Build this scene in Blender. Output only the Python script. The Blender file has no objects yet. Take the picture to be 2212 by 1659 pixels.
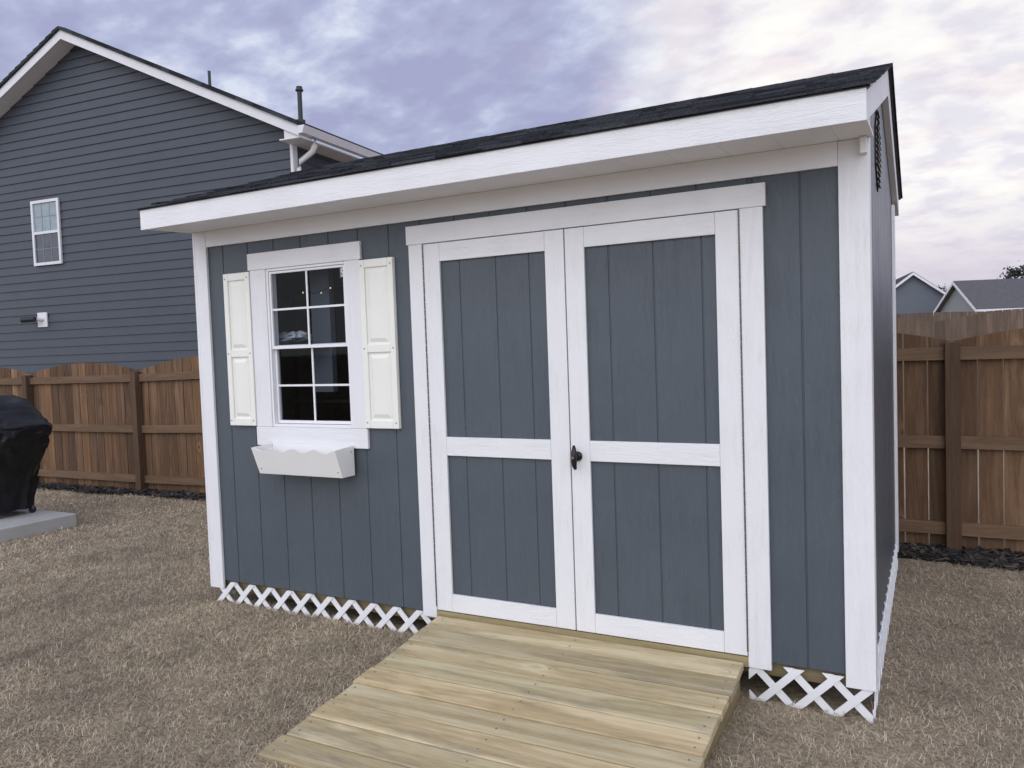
import bpy, math, random
import numpy as np
from mathutils import Vector, Matrix, noise as mn
random.seed(7); rng=np.random.default_rng(7)
COL=bpy.context.scene.collection
R_=math.radians

# ------------------------------------------------------------------ survey of the place (fitted camera)
F_PX=1706.23
YAW,PITCH,ROLL=.4906,-.0468,-.0351
C=np.array([3.8846,-3.3134,1.5245])
fw=np.array([-math.sin(YAW)*math.cos(PITCH),math.cos(YAW)*math.cos(PITCH),math.sin(PITCH)])
r0=np.cross(fw,[0,0,1]); r0/=np.linalg.norm(r0); u0=np.cross(r0,fw)
rt=r0*math.cos(ROLL)+u0*math.sin(ROLL); up=-r0*math.sin(ROLL)+u0*math.cos(ROLL)
def ray(x,y): return fw+rt*(x-1106)/F_PX-up*(y-829.5)/F_PX
def onx(x,y,X): d=ray(x,y); return C+d*(X-C[0])/d[0]
def ony(x,y,Y): d=ray(x,y); return C+d*(Y-C[1])/d[1]
def onz(x,y,Z): d=ray(x,y); return C+d*(Z-C[2])/d[2]
def onp(x,y,P,n): d=ray(x,y); return C+d*(np.dot(P-C,n)/np.dot(d,n))
def Fx(x,y): return float(ony(x,y,0.0)[0])
def Fz(x,y): return float(ony(x,y,0.0)[2])

# ------------------------------------------------------------------ materials
def newmat(name):
    m=bpy.data.materials.new(name); m.use_nodes=True
    nt=m.node_tree; b=nt.nodes['Principled BSDF']; return m,nt,b
def N(nt,t,**k):
    n=nt.nodes.new(t)
    for a,v in k.items(): setattr(n,a,v)
    return n
def coords(nt,scale,src='Object'):
    tc=N(nt,'ShaderNodeTexCoord'); mp=N(nt,'ShaderNodeMapping'); mp.inputs['Scale'].default_value=scale
    nt.links.new(tc.outputs[src],mp.inputs['Vector']); return mp.outputs['Vector']
def noise(nt,vec,scale=1,detail=4,rough=.55,dist=0):
    n=N(nt,'ShaderNodeTexNoise'); n.inputs['Scale'].default_value=scale; n.inputs['Detail'].default_value=detail
    n.inputs['Roughness'].default_value=rough; n.inputs['Distortion'].default_value=dist
    nt.links.new(vec,n.inputs['Vector']); return n.outputs['Fac']
def ramp(nt,fac,stops):
    r=N(nt,'ShaderNodeValToRGB'); e=r.color_ramp.elements
    e[0].position,e[0].color=stops[0][0],(*stops[0][1],1); e[1].position,e[1].color=stops[-1][0],(*stops[-1][1],1)
    for p,c in stops[1:-1]:
        q=e.new(p); q.color=(*c,1)
    nt.links.new(fac,r.inputs['Fac']); return r.outputs['Color']
def mix(nt,f,a,b,mode='MIX'):
    m=N(nt,'ShaderNodeMix',data_type='RGBA',blend_type=mode)
    for s,v in ((0,f),(6,a),(7,b)):
        if hasattr(v,'links') or hasattr(v,'is_output'): nt.links.new(v,m.inputs[s])
        else: m.inputs[s].default_value=v if not isinstance(v,tuple) else (*v[:3],1)
    return m.outputs[2]
def math_(nt,op,a,b=0,c=None):
    m=N(nt,'ShaderNodeMath',operation=op)
    for i,v in enumerate((a,b) if c is None else (a,b,c)):
        if hasattr(v,'is_output'): nt.links.new(v,m.inputs[i])
        else: m.inputs[i].default_value=v
    return m.outputs[0]
def bump(nt,b,h,dist,strength=1.0):
    n=N(nt,'ShaderNodeBump'); n.inputs['Distance'].default_value=dist; n.inputs['Strength'].default_value=strength
    nt.links.new(h,n.inputs['Height']); nt.links.new(n.outputs['Normal'],b.inputs['Normal'])
def paint(name,col,rough=.5,var=.08,axis='z',grain=.0012,spec=.4,gc=.915):
    m,nt,b=newmat(name)
    sc={'z':(30,30,3.6),'x':(3.6,30,30),'y':(30,3.6,30)}[axis]
    v=coords(nt,sc); g=noise(nt,v,1,6,.62,1.9)
    sc2={'z':(150,150,18),'x':(18,150,150),'y':(150,18,150)}[axis]
    g2=noise(nt,coords(nt,sc2),1,3,.6,.4)
    patch=noise(nt,coords(nt,(1,1,1)),5,3,.5)
    pf=ramp(nt,patch,[(.38,(.25,.25,.25)),(.62,(1,1,1))])
    h=math_(nt,'ADD',math_(nt,'MULTIPLY',math_(nt,'PINGPONG',math_(nt,'MULTIPLY',g,5.0),.5),pf),math_(nt,'MULTIPLY',g2,.7))
    c=noise(nt,coords(nt,(1,1,1)),2.3,5,.6)
    lo=tuple(x*(1-var) for x in col); hi=tuple(min(1,x*(1+var)) for x in col)
    cc=ramp(nt,c,[(.3,lo),(.7,hi)])
    gl=ramp(nt,h,[(.2,(gc,gc,gc+.005)),(.7,(1,1,1))])
    cc=mix(nt,1.0,cc,gl,'MULTIPLY')
    nt.links.new(cc,b.inputs['Base Color']); b.inputs['Roughness'].default_value=rough
    b.inputs['Specular IOR Level'].default_value=spec
    bump(nt,b,h,grain,.9); return m
def plain(name,col,rough=.5,var=.06,vs=6,bs=60,bd=.0006,spec=.4,metal=0):
    m,nt,b=newmat(name)
    c=noise(nt,coords(nt,(1,1,1)),vs,4,.6)
    nt.links.new(ramp(nt,c,[(.3,tuple(x*(1-var) for x in col)),(.7,tuple(min(1,x*(1+var)) for x in col))]),b.inputs['Base Color'])
    b.inputs['Roughness'].default_value=rough; b.inputs['Specular IOR Level'].default_value=spec; b.inputs['Metallic'].default_value=metal
    bump(nt,b,noise(nt,coords(nt,(1,1,1)),bs,3),bd,.6); return m
def wood(name,dark,mid,light,axis='z',rough=.7,knots=True,grain=1.0,stain=None,vary=.35,knotc=None,hues=None,rings_=4.0,kd=(4,2.2),ringw=.42):
    m,nt,b=newmat(name)
    at=N(nt,'ShaderNodeAttribute',attribute_name='rnd')
    tc=N(nt,'ShaderNodeTexCoord'); off=N(nt,'ShaderNodeVectorMath',operation='MULTIPLY_ADD')
    cb=N(nt,'ShaderNodeCombineXYZ')
    for i in range(3): nt.links.new(at.outputs['Fac'],cb.inputs[i])
    nt.links.new(cb.outputs[0],off.inputs[0]); off.inputs[1].default_value=(13.7,7.3,21.1); nt.links.new(tc.outputs['Object'],off.inputs[2])
    def mp(sc):
        q=N(nt,'ShaderNodeMapping'); q.inputs['Scale'].default_value=sc; nt.links.new(off.outputs[0],q.inputs['Vector']); return q.outputs[0]
    ax={'z':(1,1,.07),'x':(.07,1,1),'y':(1,.07,1)}[axis]
    kf=None
    if knots:
        A,L_=kd
        kx={'z':(A,0,L_),'x':(L_,A,0),'y':(A,L_,0)}[axis]
        vo=N(nt,'ShaderNodeTexVoronoi'); vo.inputs['Scale'].default_value=1.0; nt.links.new(mp(kx),vo.inputs['Vector'])
        k=ramp(nt,vo.outputs['Distance'],[(.028,(1,1,1)),(.062,(0,0,0))])
        bw=N(nt,'ShaderNodeRGBToBW'); nt.links.new(k,bw.inputs[0]); kf=bw.outputs[0]
        halo=math_(nt,'MULTIPLY',math_(nt,'POWER',2.718,math_(nt,'MULTIPLY',vo.outputs['Distance'],-11.0)),.9)
    g=noise(nt,mp(tuple(a*16*grain for a in ax)),1,3,.5,.6)
    if kf: g=math_(nt,'ADD',g,halo)
    rg=math_(nt,'PINGPONG',math_(nt,'MULTIPLY',g,rings_),1.0)
    fine=noise(nt,mp(tuple(a*190 for a in ax)),1,3,.6)
    f=math_(nt,'ADD',math_(nt,'MULTIPLY',rg,ringw),math_(nt,'MULTIPLY',fine,1-ringw))
    c=ramp(nt,f,[(.15,dark),(.5,mid),(.85,light)])
    br=ramp(nt,at.outputs['Fac'],hues or [(0,(1-vary,)*3),(1,(1+vary*.5,1+vary*.5,1+vary*.45))])
    c=mix(nt,1.0,c,br,'MULTIPLY')
    if knots: c=mix(nt,math_(nt,'MULTIPLY',kf,.85),c,knotc or tuple(x*.4 for x in dark))
    if stain:
        s=noise(nt,mp((1.4,6,6) if axis=='x' else (3,3,1.2)),1,7,.72)
        s=ramp(nt,s,[(.52,(0,0,0)),(.68,(1,1,1))]); bw=N(nt,'ShaderNodeRGBToBW'); nt.links.new(s,bw.inputs[0])
        c=mix(nt,math_(nt,'MULTIPLY',bw.outputs[0],.6),c,stain)
    nt.links.new(c,b.inputs['Base Color']); b.inputs['Roughness'].default_value=rough; b.inputs['Specular IOR Level'].default_value=.25
    bump(nt,b,f,.0012,.7); return m

BLUE=(.084,.101,.120); WHITE=(.80,.80,.82)
M={}
M['blue']=paint('shed blue paint',BLUE,.45,.07,'z',.0020,gc=.90)
M['blue_side']=paint('shed side paint',BLUE,.36,.07,'z',.0018,spec=.65,gc=.90)
M['white_v']=paint('white trim vertical',WHITE,.42,.02,'z',.0018,gc=.975)
M['white_x']=paint('white trim horizontal',WHITE,.42,.02,'x',.0018,gc=.975)
M['white_y']=paint('white trim depth',WHITE,.42,.02,'y',.0014,gc=.975)
M['soffit']=paint('soffit paint',(.84,.84,.86),.6,.02,'y',.0005,gc=.99)
M['vinyl']=plain('white vinyl',(.82,.82,.84),.3,.02,bd=.0001)
M['cream']=plain('cream shutter',(.84,.84,.785),.38,.02,bd=.0002)
M['boxw']=plain('flower box paint',(.84,.84,.83),.4,.02,bd=.0002)
M['screw']=plain('screw metal',(.30,.30,.28),.4,metal=.6)
M['black']=plain('black metal',(.012,.012,.014),.35,.1)
M['brass']=plain('brass lock',(.4,.28,.1),.35,metal=.9)
M['hinge']=plain('hinge steel',(.16,.15,.14),.45,.2,vs=40,metal=.5)
M['lattice']=plain('white lattice vinyl',(.80,.80,.82),.4,.04,bd=.0002)
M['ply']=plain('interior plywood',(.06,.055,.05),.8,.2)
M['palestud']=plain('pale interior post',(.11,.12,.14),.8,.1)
M['dark']=plain('painted dark backing',(.012,.011,.01),.9)
M['tread']=wood('pressure treated pine',(.36,.28,.155),(.545,.46,.295),(.70,.615,.43),'x',.6,True,.8,(.21,.185,.15),vary=.2,knotc=(.07,.04,.022),rings_=4.6,kd=(4.4,2.3),ringw=.46,
    hues=[(0,(.76,.75,.71)),(.3,(1.0,.97,.92)),(.6,(.90,.90,.85)),(.8,(1.06,1.02,.96)),(1,(1.10,1.02,.92))])
M['joist']=wood('treated joist',(.22,.17,.09),(.32,.26,.145),(.40,.33,.19),'x',.7,False)
M['joist_y']=wood('treated stringer',(.24,.185,.09),(.35,.285,.155),(.43,.355,.20),'y',.7,False)
fh=[(0,(.58,.55,.53)),(.25,(.85,.82,.80)),(.5,(1.05,.98,.92)),(.7,(1.12,1.14,1.12)),(.88,(1.28,1.18,1.02)),(1,(1.45,1.48,1.42))]
M['fence_z']=wood('stained picket',(.088,.050,.028),(.165,.098,.058),(.235,.150,.092),'z',.75,True,1.0,hues=fh,rings_=3.6,kd=(3.6,1.9),knotc=(.018,.011,.008))
M['fence_x']=wood('stained rail',(.125,.074,.045),(.185,.116,.072),(.235,.156,.10),'x',.75,False,vary=.2)
M['fence_p']=wood('stained post',(.075,.044,.027),(.112,.069,.044),(.15,.096,.063),'z',.75,False,vary=.2)
M['old_z']=wood('weathered picket',(.10,.070,.052),(.15,.108,.082),(.20,.148,.115),'z',.85,False,vary=.25)
M['hsiding']=paint('house lap siding',(.050,.060,.077),.5,.06,'x',.0008,gc=.93)
M['htrim']=plain('house trim white',(.70,.70,.73),.5,.04)
M['concrete']=plain('broom finished concrete',(.42,.415,.40),.85,.10,vs=5,bs=140,bd=.002)
M['cover']=plain('grill cover vinyl',(.0075,.008,.010),.42,.2,vs=4,bs=22,bd=.012,spec=.35)
M['greyband']=plain('grey webbing',(.30,.31,.33),.6)
M['rubber']=plain('caster rubber',(.02,.02,.02),.6)
M['pipe']=plain('vent pipe',(.05,.05,.055),.6)
M['pale']=plain('pale plastic bag',(.62,.63,.65),.35,.15,bs=12,bd=.01)
M['sidfar']=plain('distant grey siding',(.12,.135,.165),.7)
M['sidtan']=plain('distant pale siding',(.27,.29,.29),.7)
M['roofbrown']=plain('distant brown shingle',(.105,.10,.108),.9,.2)

def shingle(name):
    m,nt,b=newmat(name)
    at=N(nt,'ShaderNodeAttribute',attribute_name='rnd')
    n1=noise(nt,coords(nt,(1,1,1)),260,2,.7)
    c=ramp(nt,n1,[(.35,(.014,.015,.019)),(.6,(.036,.039,.047)),(.8,(.09,.095,.105))])
    c=mix(nt,1.0,c,ramp(nt,at.outputs['Fac'],[(0,(.45,.45,.48)),(1,(1.75,1.72,1.7))]),'MULTIPLY')
    nt.links.new(c,b.inputs['Base Color']); b.inputs['Roughness'].default_value=.9; b.inputs['Specular IOR Level'].default_value=.25
    bump(nt,b,n1,.002,.8); return m
M['shingle']=shingle('charcoal asphalt shingle')
m,nt,b=newmat('window glass')
nt.nodes.remove(b); out=nt.nodes['Material Output']
tr=N(nt,'ShaderNodeBsdfTransparent'); tr.inputs[0].default_value=(.75,.80,.85,1); gl=N(nt,'ShaderNodeBsdfGlossy'); gl.inputs['Roughness'].default_value=.02
mx=N(nt,'ShaderNodeMixShader'); mx.inputs[0].default_value=.016
nt.links.new(tr.outputs[0],mx.inputs[1]); nt.links.new(gl.outputs[0],mx.inputs[2]); nt.links.new(mx.outputs[0],out.inputs[0])
M['glass']=m
m,nt,b=newmat('warm bulb'); b.inputs['Base Color'].default_value=(.8,.6,.2,1); b.inputs['Emission Color'].default_value=(1,.72,.25,1); b.inputs['Emission Strength'].default_value=1.0; M['bulb']=m

# ------------------------------------------------------------------ mesh builder
import bmesh
class MB:
    def __init__(s): s.v=[]; s.f=[]; s.r=[]
    def add(s,vs,fs,r=None):
        n=len(s.v); s.v+= [tuple(map(float,p)) for p in vs]
        r=random.random() if r is None else r
        for f in fs: s.f.append([n+i for i in f]); s.r.append(r)
    def hexa(s,p,r=None):
        s.add(p,[(3,2,1,0),(4,5,6,7),(0,1,5,4),(1,2,6,5),(2,3,7,6),(3,0,4,7)],r); return s
    def box(s,x0,x1,y0,y1,z0,z1,r=None):
        return s.hexa([(x0,y0,z0),(x1,y0,z0),(x1,y1,z0),(x0,y1,z0),(x0,y0,z1),(x1,y0,z1),(x1,y1,z1),(x0,y1,z1)],r)
    def prism(s,poly,vec,r=None):
        n=len(poly); a=[np.array(p,float) for p in poly]; b=[p+np.array(vec,float) for p in a]
        s.add(a+b,[tuple(range(n))[::-1],tuple(range(n,2*n))]+[(i,(i+1)%n,n+(i+1)%n,n+i) for i in range(n)],r); return s
    def tube(s,path,rad,n=10,r=None,sq=None):
        path=[Vector(p) for p in path]; rings=[]
        rad=rad if isinstance(rad,(list,tuple)) else [rad]*len(path)
        for i,p in enumerate(path):
            d=((path[min(i+1,len(path)-1)]-path[max(i-1,0)])).normalized()
            a=d.cross(Vector((0,0,1)) if abs(d.z)<.95 else Vector((1,0,0))).normalized(); b2=d.cross(a)
            rings.append([p+a*math.cos(t)*rad[i]+b2*math.sin(t)*rad[i] for t in [2*math.pi*k/n+(math.pi/4 if n==4 else 0) for k in range(n)]])
        vs=[q for g in rings for q in g]; fs=[]
        for i in range(len(rings)-1):
            for k in range(n): fs.append((i*n+k,i*n+(k+1)%n,(i+1)*n+(k+1)%n,(i+1)*n+k))
        fs.append(tuple(range(n))[::-1]); fs.append(tuple(range((len(rings)-1)*n,len(rings)*n)))
        s.add(vs,fs,r); return s
    def build(s,name,mat,parent=None,bevel=0,smooth=False,label=None):
        me=bpy.data.meshes.new(name); me.from_pydata(s.v,[],s.f); me.update()
        at=me.attributes.new('rnd','FLOAT','FACE'); at.data.foreach_set('value',s.r)
        me.materials.append(mat); o=bpy.data.objects.new(name,me); COL.objects.link(o)
        bm=bmesh.new(); bm.from_mesh(me); bmesh.ops.recalc_face_normals(bm,faces=bm.faces); bm.to_mesh(me); bm.free()
        if smooth:
            for p in me.polygons: p.use_smooth=True
        if bevel:
            mo=o.modifiers.new('bevel','BEVEL'); mo.width=bevel; mo.segments=2; mo.limit_method='ANGLE'
        if parent:
            o.parent=parent
            if parent.type=='EMPTY': o.matrix_parent_inverse=Matrix.Translation(-Vector(parent.location))
        if label: o['label']=label
        return o
def tag(o,label,cat,group=None):
    o['label']=label; o['category']=cat
    if group: o['group']=group
    return o
def thing(name,loc,label,cat,group=None):
    o=bpy.data.objects.new(name,None); COL.objects.link(o); o.location=loc; o.empty_display_size=.2
    return tag(o,label,cat,group)
def B(x0,x1,y0,y1,z0,z1): return MB().box(x0,x1,y0,y1,z0,z1)

# ------------------------------------------------------------------ terrain
def sst(a,b,x): t=np.clip((x-a)/(b-a),0,1); return t*t*(3-2*t)
def gz(x,y):
    x=np.asarray(x,float); y=np.asarray(y,float)
    return .045*np.exp(-((x-.4)**2/5+(y)**2/3))-.075*sst(-.5,-6,x)*sst(9,4,y)*1.0
def axis_pts(lo,hi,st,far):
    a=list(np.arange(lo,hi+1e-6,st)); s=st; p=hi
    while p<far: s*=1.5; p+=s; a.append(p)
    s=st; p=lo
    while p>-far: s*=1.5; p-=s; a.insert(0,p)
    return np.array(a)
X=axis_pts(-12,12,.3,600); Y=axis_pts(-6,10,.3,600)
gx,gy=np.meshgrid(X,Y); zz=gz(gx,gy)+np.where((abs(gx)<12)&(abs(gy)<9),rng.normal(0,.004,gx.shape),0)
vs=np.stack([gx.ravel(),gy.ravel(),zz.ravel()],1); nx=len(X)
fs=[(j*nx+i,j*nx+i+1,(j+1)*nx+i+1,(j+1)*nx+i) for j in range(len(Y)-1) for i in range(nx-1)]
me=bpy.data.meshes.new('ground'); me.from_pydata(vs.tolist(),[],fs); ground=bpy.data.objects.new('ground',me); COL.objects.link(ground); ground['kind']='structure'
for p in me.polygons: p.use_smooth=True
m,nt,b=newmat('dormant lawn soil')
n1=noise(nt,coords(nt,(1,1,1)),55,5,.7); n2=noise(nt,coords(nt,(1,1,1)),1.1,4,.6)
c=ramp(nt,n1,[(.30,(.19,.15,.108)),(.5,(.35,.29,.215)),(.68,(.52,.44,.335))])
c=mix(nt,1.0,c,ramp(nt,n2,[(.3,(.78,.76,.74)),(.7,(1.15,1.12,1.08))]),'MULTIPLY')
nt.links.new(c,b.inputs['Base Color']); b.inputs['Roughness'].default_value=.95; b.inputs['Specular IOR Level'].default_value=.1
bump(nt,b,n1,.01,.6); me.materials.append(m)

def grass(n,x0,x1,y0,y1,L,wd,keep):
    x=rng.uniform(x0,x1,n); y=rng.uniform(y0,y1,n); k=keep(x,y); return x[k],y[k],np.full(k.sum(),L),np.full(k.sum(),wd)
def clear(x,y):
    shed=(x>.02)&(x<3.64)&(y>.05)&(y<2.3); rmp=(x>1.68)&(x<3.14)&(y>-1.23)&(y<.1)
    pad=(x<-3.36)&(y<1.38)&(x>-5.3)&(y>-.7); far=(y>2.56+.05*np.sin(x*3))&(x>3.5)|(y>2.68)
    return ~(shed|rmp|pad|far)
parts_=[grass(300000,-2.2,2.0,-2.2,1.6,.029,.0011,clear),grass(135000,2.9,5.6,-2.2,2.6,.029,.0011,clear),
        grass(90000,-8.5,-2.2,-1,2.7,.030,.0024,clear),grass(50000,-2.2,.1,1.2,2.7,.028,.0019,clear)]
gxp,gyp,gl_,gw=[np.concatenate(a) for a in zip(*parts_)]
n=len(gxp); th=rng.uniform(0,2*np.pi,n); L=gl_*rng.uniform(.5,1.5,n); el=rng.beta(1.1,3.6,n)*1.2
cl=.5+.5*np.sin(gxp*5.1+np.sin(gyp*4.3)*1.7)*np.sin(gyp*6.3+np.cos(gxp*3.7)*2); L*=.85+.25*cl
dx,dy,dz=np.cos(th)*np.cos(el),np.sin(th)*np.cos(el),np.sin(el); px,py=-np.sin(th)*gw,np.cos(th)*gw
z=gz(gxp,gyp)+rng.uniform(-.003,.010,n)
v=np.zeros((n,5,3)); 
v[:,0]=np.stack([gxp-px,gyp-py,z],1); v[:,1]=np.stack([gxp+px,gyp+py,z],1)
mxp=gxp+dx*L*.55; myp=gyp+dy*L*.55; mz=z+dz*L*.7+.003
v[:,2]=np.stack([mxp+px*.8,myp+py*.8,mz],1); v[:,3]=np.stack([mxp-px*.8,myp-py*.8,mz],1)
bend=rng.normal(0,.25,n)
v[:,4]=np.stack([gxp+dx*L*1.1+px/gw*L*bend,gyp+dy*L*1.1+py/gw*L*bend,z+dz*L*.9+.001],1)
me=bpy.data.meshes.new('grass'); me.vertices.add(n*5); me.vertices.foreach_set('co',v.ravel())
base=np.arange(n)*5; loops=np.stack([base,base+1,base+2,base+3,base+3,base+2,base+4],1).ravel()
me.loops.add(n*7); me.loops.foreach_set('vertex_index',loops.astype(np.int32))
me.polygons.add(n*2); st=np.stack([np.arange(n)*7,np.arange(n)*7+4],1).ravel(); me.polygons.foreach_set('loop_start',st.astype(np.int32))
me.update(calc_edges=True); me.validate()
at=me.attributes.new('rnd','FLOAT','FACE'); rr=np.repeat(rng.random(n),2); at.data.foreach_set('value',rr.astype(np.float32))
g=bpy.data.objects.new('grass',me); COL.objects.link(g); g['kind']='stuff'; tag(g,'dormant straw brown lawn grass covering the yard','grass')
m,nt,b=newmat('dormant grass blade'); at=N(nt,'ShaderNodeAttribute',attribute_name='rnd')
c=ramp(nt,at.outputs['Fac'],[(0,(.17,.135,.095)),(.3,(.37,.305,.225)),(.62,(.53,.455,.345)),(.90,(.72,.64,.51)),(1,(.27,.28,.17))])
c=mix(nt,1.0,c,ramp(nt,noise(nt,coords(nt,(1,1,1)),1.5,6,.68),[(.34,(.66,.65,.65)),(.5,(.98,.96,.93)),(.66,(1.20,1.17,1.10))]),'MULTIPLY')
c=mix(nt,1.0,c,ramp(nt,noise(nt,coords(nt,(1,1,1)),9,4,.6),[(.36,(.84,.82,.80)),(.64,(1.10,1.10,1.10))]),'MULTIPLY')
nt.links.new(c,b.inputs['Base Color']); b.inputs['Roughness'].default_value=.85; b.inputs['Specular IOR Level'].default_value=.15; me.materials.append(m)

mb=MB()
def chips(n,x0,x1,y0,y1,s):
    for i in range(n):
        x=random.uniform(x0,x1); y=random.uniform(y0+.04*math.sin(x*4),y1); l=random.uniform(.015,.05)*s; w=random.uniform(.006,.016)*s; a=random.uniform(0,6.28); t=random.uniform(-.5,.5)
        z=float(gz(x,y))+random.uniform(.004,.035); ca,sa=math.cos(a),math.sin(a)
        P=[(x+ca*p*l-sa*q*w,y+sa*p*l+ca*q*w,z+t*p*l+k*.006) for k in (0,1) for p,q in ((-1,-1),(1,-1),(1,1),(-1,1))]
        mb.hexa(P)
chips(2800,3.0,6.6,2.54,2.9,1.0); chips(2400,-9,-1.5,2.66,2.9,1.2)
m,nt,b=newmat('dark mulch'); at=N(nt,'ShaderNodeAttribute',attribute_name='rnd')
nt.links.new(ramp(nt,at.outputs['Fac'],[(0,(.010,.009,.009)),(.7,(.040,.033,.030)),(1,(.11,.09,.075))]),b.inputs['Base Color']); b.inputs['Roughness'].default_value=.85
o=mb.build('mulch',m); o['kind']='stuff'; tag(o,'dark bark mulch strip along the foot of the wooden fence','mulch')
mb=MB()
for i in range(60):
    x0=-9+i*.26; y0_=2.56 if x0>3 else 2.68
    mb.add([(x0,y0_,gz(x0,y0_)+.008),(x0+.26,y0_,gz(x0+.26,y0_)+.008),(x0+.26,3.0,gz(x0+.26,3)+.012),(x0,3.0,gz(x0,3)+.012)],[(0,1,2,3)])
o=mb.build('mulch_bed',plain('mulch soil',(.020,.016,.015),.95,.3,vs=40,bs=60,bd=.01)); o['kind']='structure'

# ------------------------------------------------------------------ the shed
W=3.66; D=2.3; ZS=.1766; ZT=.13; ZBT=2.177; ZF=2.271; OV=.3187; E=.0335; ZFB=2.252; ZFT=2.370; YR=1.25; ZR=2.89
YS=.018
shed=thing('garden_shed',(W/2,D/2,0),'blue grey garden shed with white double doors, shuttered window and dark shingle roof','shed')
def siding(mbd,s0,s1,h0,h1,gr,mp,gw=.009,gd=.0045,th=.012):
    pr=[(s0,0)]
    for q in sorted(gr):
        if s0+.008<q<s1-.008: pr+=[(q-gw/2,0),(q-gw/2+.002,gd),(q+gw/2-.002,gd),(q+gw/2,0)]
    pr.append((s1,0)); H=h1 if callable(h1) else (lambda s:h1)
    n=len(pr); vs=[mp(s,d,h0) for s,d in pr]+[mp(s,d,H(s)) for s,d in pr]+[mp(s,th,h0) for s,d in pr]+[mp(s,th,H(s)) for s,d in pr]
    fs=[]
    for i in range(n-1):
        fs+=[(i,i+1,n+i+1,n+i),(2*n+i+1,2*n+i,3*n+i,3*n+i+1),(n+i,n+i+1,3*n+i+1,3*n+i),(i+1,i,2*n+i,2*n+i+1)]
    fs+=[(0,n,3*n,2*n),(n-1,2*n-1+0,4*n-1,3*n-1)]
    mbd.add(vs,fs,.5)
front=lambda s,d,h:(s,YS+d,h)
gl_x=[Fx(a,c) for a,c in ((513,1262),(567,1268),(625,1275),(682,1283),(741,1292),(805,1300),(868,1310))]
step=(gl_x[-1]-gl_x[0])/6; gl_all=[gl_x[0]+step*i for i in range(-2,19)]
wx0=(Fx(568,583)+Fx(592,915))/2; wx1=(Fx(749,567)+Fx(757,912))/2; wz1=(Fz(568,583)+Fz(748,567))/2+.006; wz0=(Fz(592,915)+Fz(757,912))/2-.026
cxo0=(Fx(541,600)+Fx(555,925))/2; cxo1=(Fx(775,560)+Fx(790,925))/2
hz1=(Fz(533,548)+Fz(775,522))/2; bz0=(Fz(552,965)+Fz(796,965))/2
apz=wz0-.001
hx0=Fx(533,548); hx1=Fx(775,524)+.004
XA,XB=1.5486,3.2841; ZH=2.149
dxl=Fx(916,528); dxr=(Fx(1597,450)+Fx(1612,1415))/2; dxm=(Fx(1219,497)+Fx(1243,1362))/2
dzt=(Fz(916,528)+Fz(1217,497)+Fz(1597,450))/3; dzb=(Fz(1240,1362)+Fz(1612,1415))/2
dxl=(dxl+Fx(943,1325))/2
mb=MB()
siding(mb,0,wx0,ZS,ZF,gl_all,front); siding(mb,wx0,wx1,ZS,wz0,gl_all,front); siding(mb,wx0,wx1,wz1,ZF,gl_all,front)
siding(mb,wx1,dxl,ZS,ZF,gl_all,front); siding(mb,dxl,dxr,dzt,ZF,gl_all,front)
gr_r=[Fx(1728,400),Fx(1740,1300)]; gr_r=[sum(gr_r)/2]; gr_r=[gr_r[0]-.2,gr_r[0]-.185,gr_r[0],gr_r[0]+.2]
siding(mb,dxr,W-.004,ZS,ZF,gr_r,front)
mb.build('front_wall',M['blue'],shed)
side=lambda s,d,h:(W-d,s,h)
def roofz(y): return (ZFT+(ZR-ZFT)*(y+OV)/(YR+OV)) if y<YR else ZR-(y-YR)*(ZR-2.42)/(2.55-YR)
mb=MB(); gr=[.2*i+.05 for i in range(1,12)]
siding(mb,YS+.012,YR,ZS,lambda s:roofz(s)-.10,gr,side); siding(mb,YR,D,ZS,lambda s:roofz(s)-.10,gr,side)
mb.build('right_wall',M['blue_side'],shed)
mb=MB(); sl=lambda s,d,h:(0+d,s,h)
siding(mb,YS+.012,YR,ZS,lambda s:roofz(s)-.10,gr,sl); siding(mb,YR,D,ZS,lambda s:roofz(s)-.10,gr,sl)
mb.build('left_wall',M['blue_side'],shed)
B(.0,W,D,D+.012,ZS,2.36).build('back_wall',M['blue'],shed)
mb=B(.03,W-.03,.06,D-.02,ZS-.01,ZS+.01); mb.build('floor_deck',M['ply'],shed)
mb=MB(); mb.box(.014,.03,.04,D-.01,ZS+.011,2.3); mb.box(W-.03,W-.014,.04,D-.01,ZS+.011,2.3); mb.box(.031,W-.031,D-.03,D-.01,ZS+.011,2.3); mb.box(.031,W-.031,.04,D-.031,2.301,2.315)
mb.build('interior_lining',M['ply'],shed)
for x in (.05,.45,1.35):
    B(x,x+.04,D-.12,D-.031,ZS+.02,2.3).build('wall_stud',M['joist'],shed)
sxa=float(ony(672,660,.25)[0]); sxb=float(ony(712,660,.25)[0])
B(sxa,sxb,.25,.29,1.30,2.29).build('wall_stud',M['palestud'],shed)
B(.04,W-.04,.045,.085,.112,ZS-.012).build('rim_joist',M['joist'],shed)
B(W-.085,W-.045,.086,D-.05,.112,ZS-.012).build('rim_joist',M['joist_y'],shed)
B(.05,W-.09,.62,.63,-.05,.117).build('crawl_shade_panel',M['dark'],shed)  # near-black sheet, paints in the shade below the floor behind the lattice
for yy in (.40,1.15,1.9):
    B(.1,W-.1,yy,yy+.09,-.0,.084).build('skid',M['joist'],shed)
cw=.092
B(0,cw,0,YS-.001,ZT,ZF-.001).build('corner_board',M['white_v'],shed,.002)
B(W-cw,W+.018,0,YS-.001,ZT,ZF-.001).build('corner_board',M['white_v'],shed,.002)
B(W+.001,W+.018,YS,.09,ZT,2.37).build('corner_board',M['white_v'],shed,.002)
B(W+.001,W+.018,D-.075,D+.03,ZT,2.33).build('corner_board',M['white_v'],shed,.002)
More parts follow.
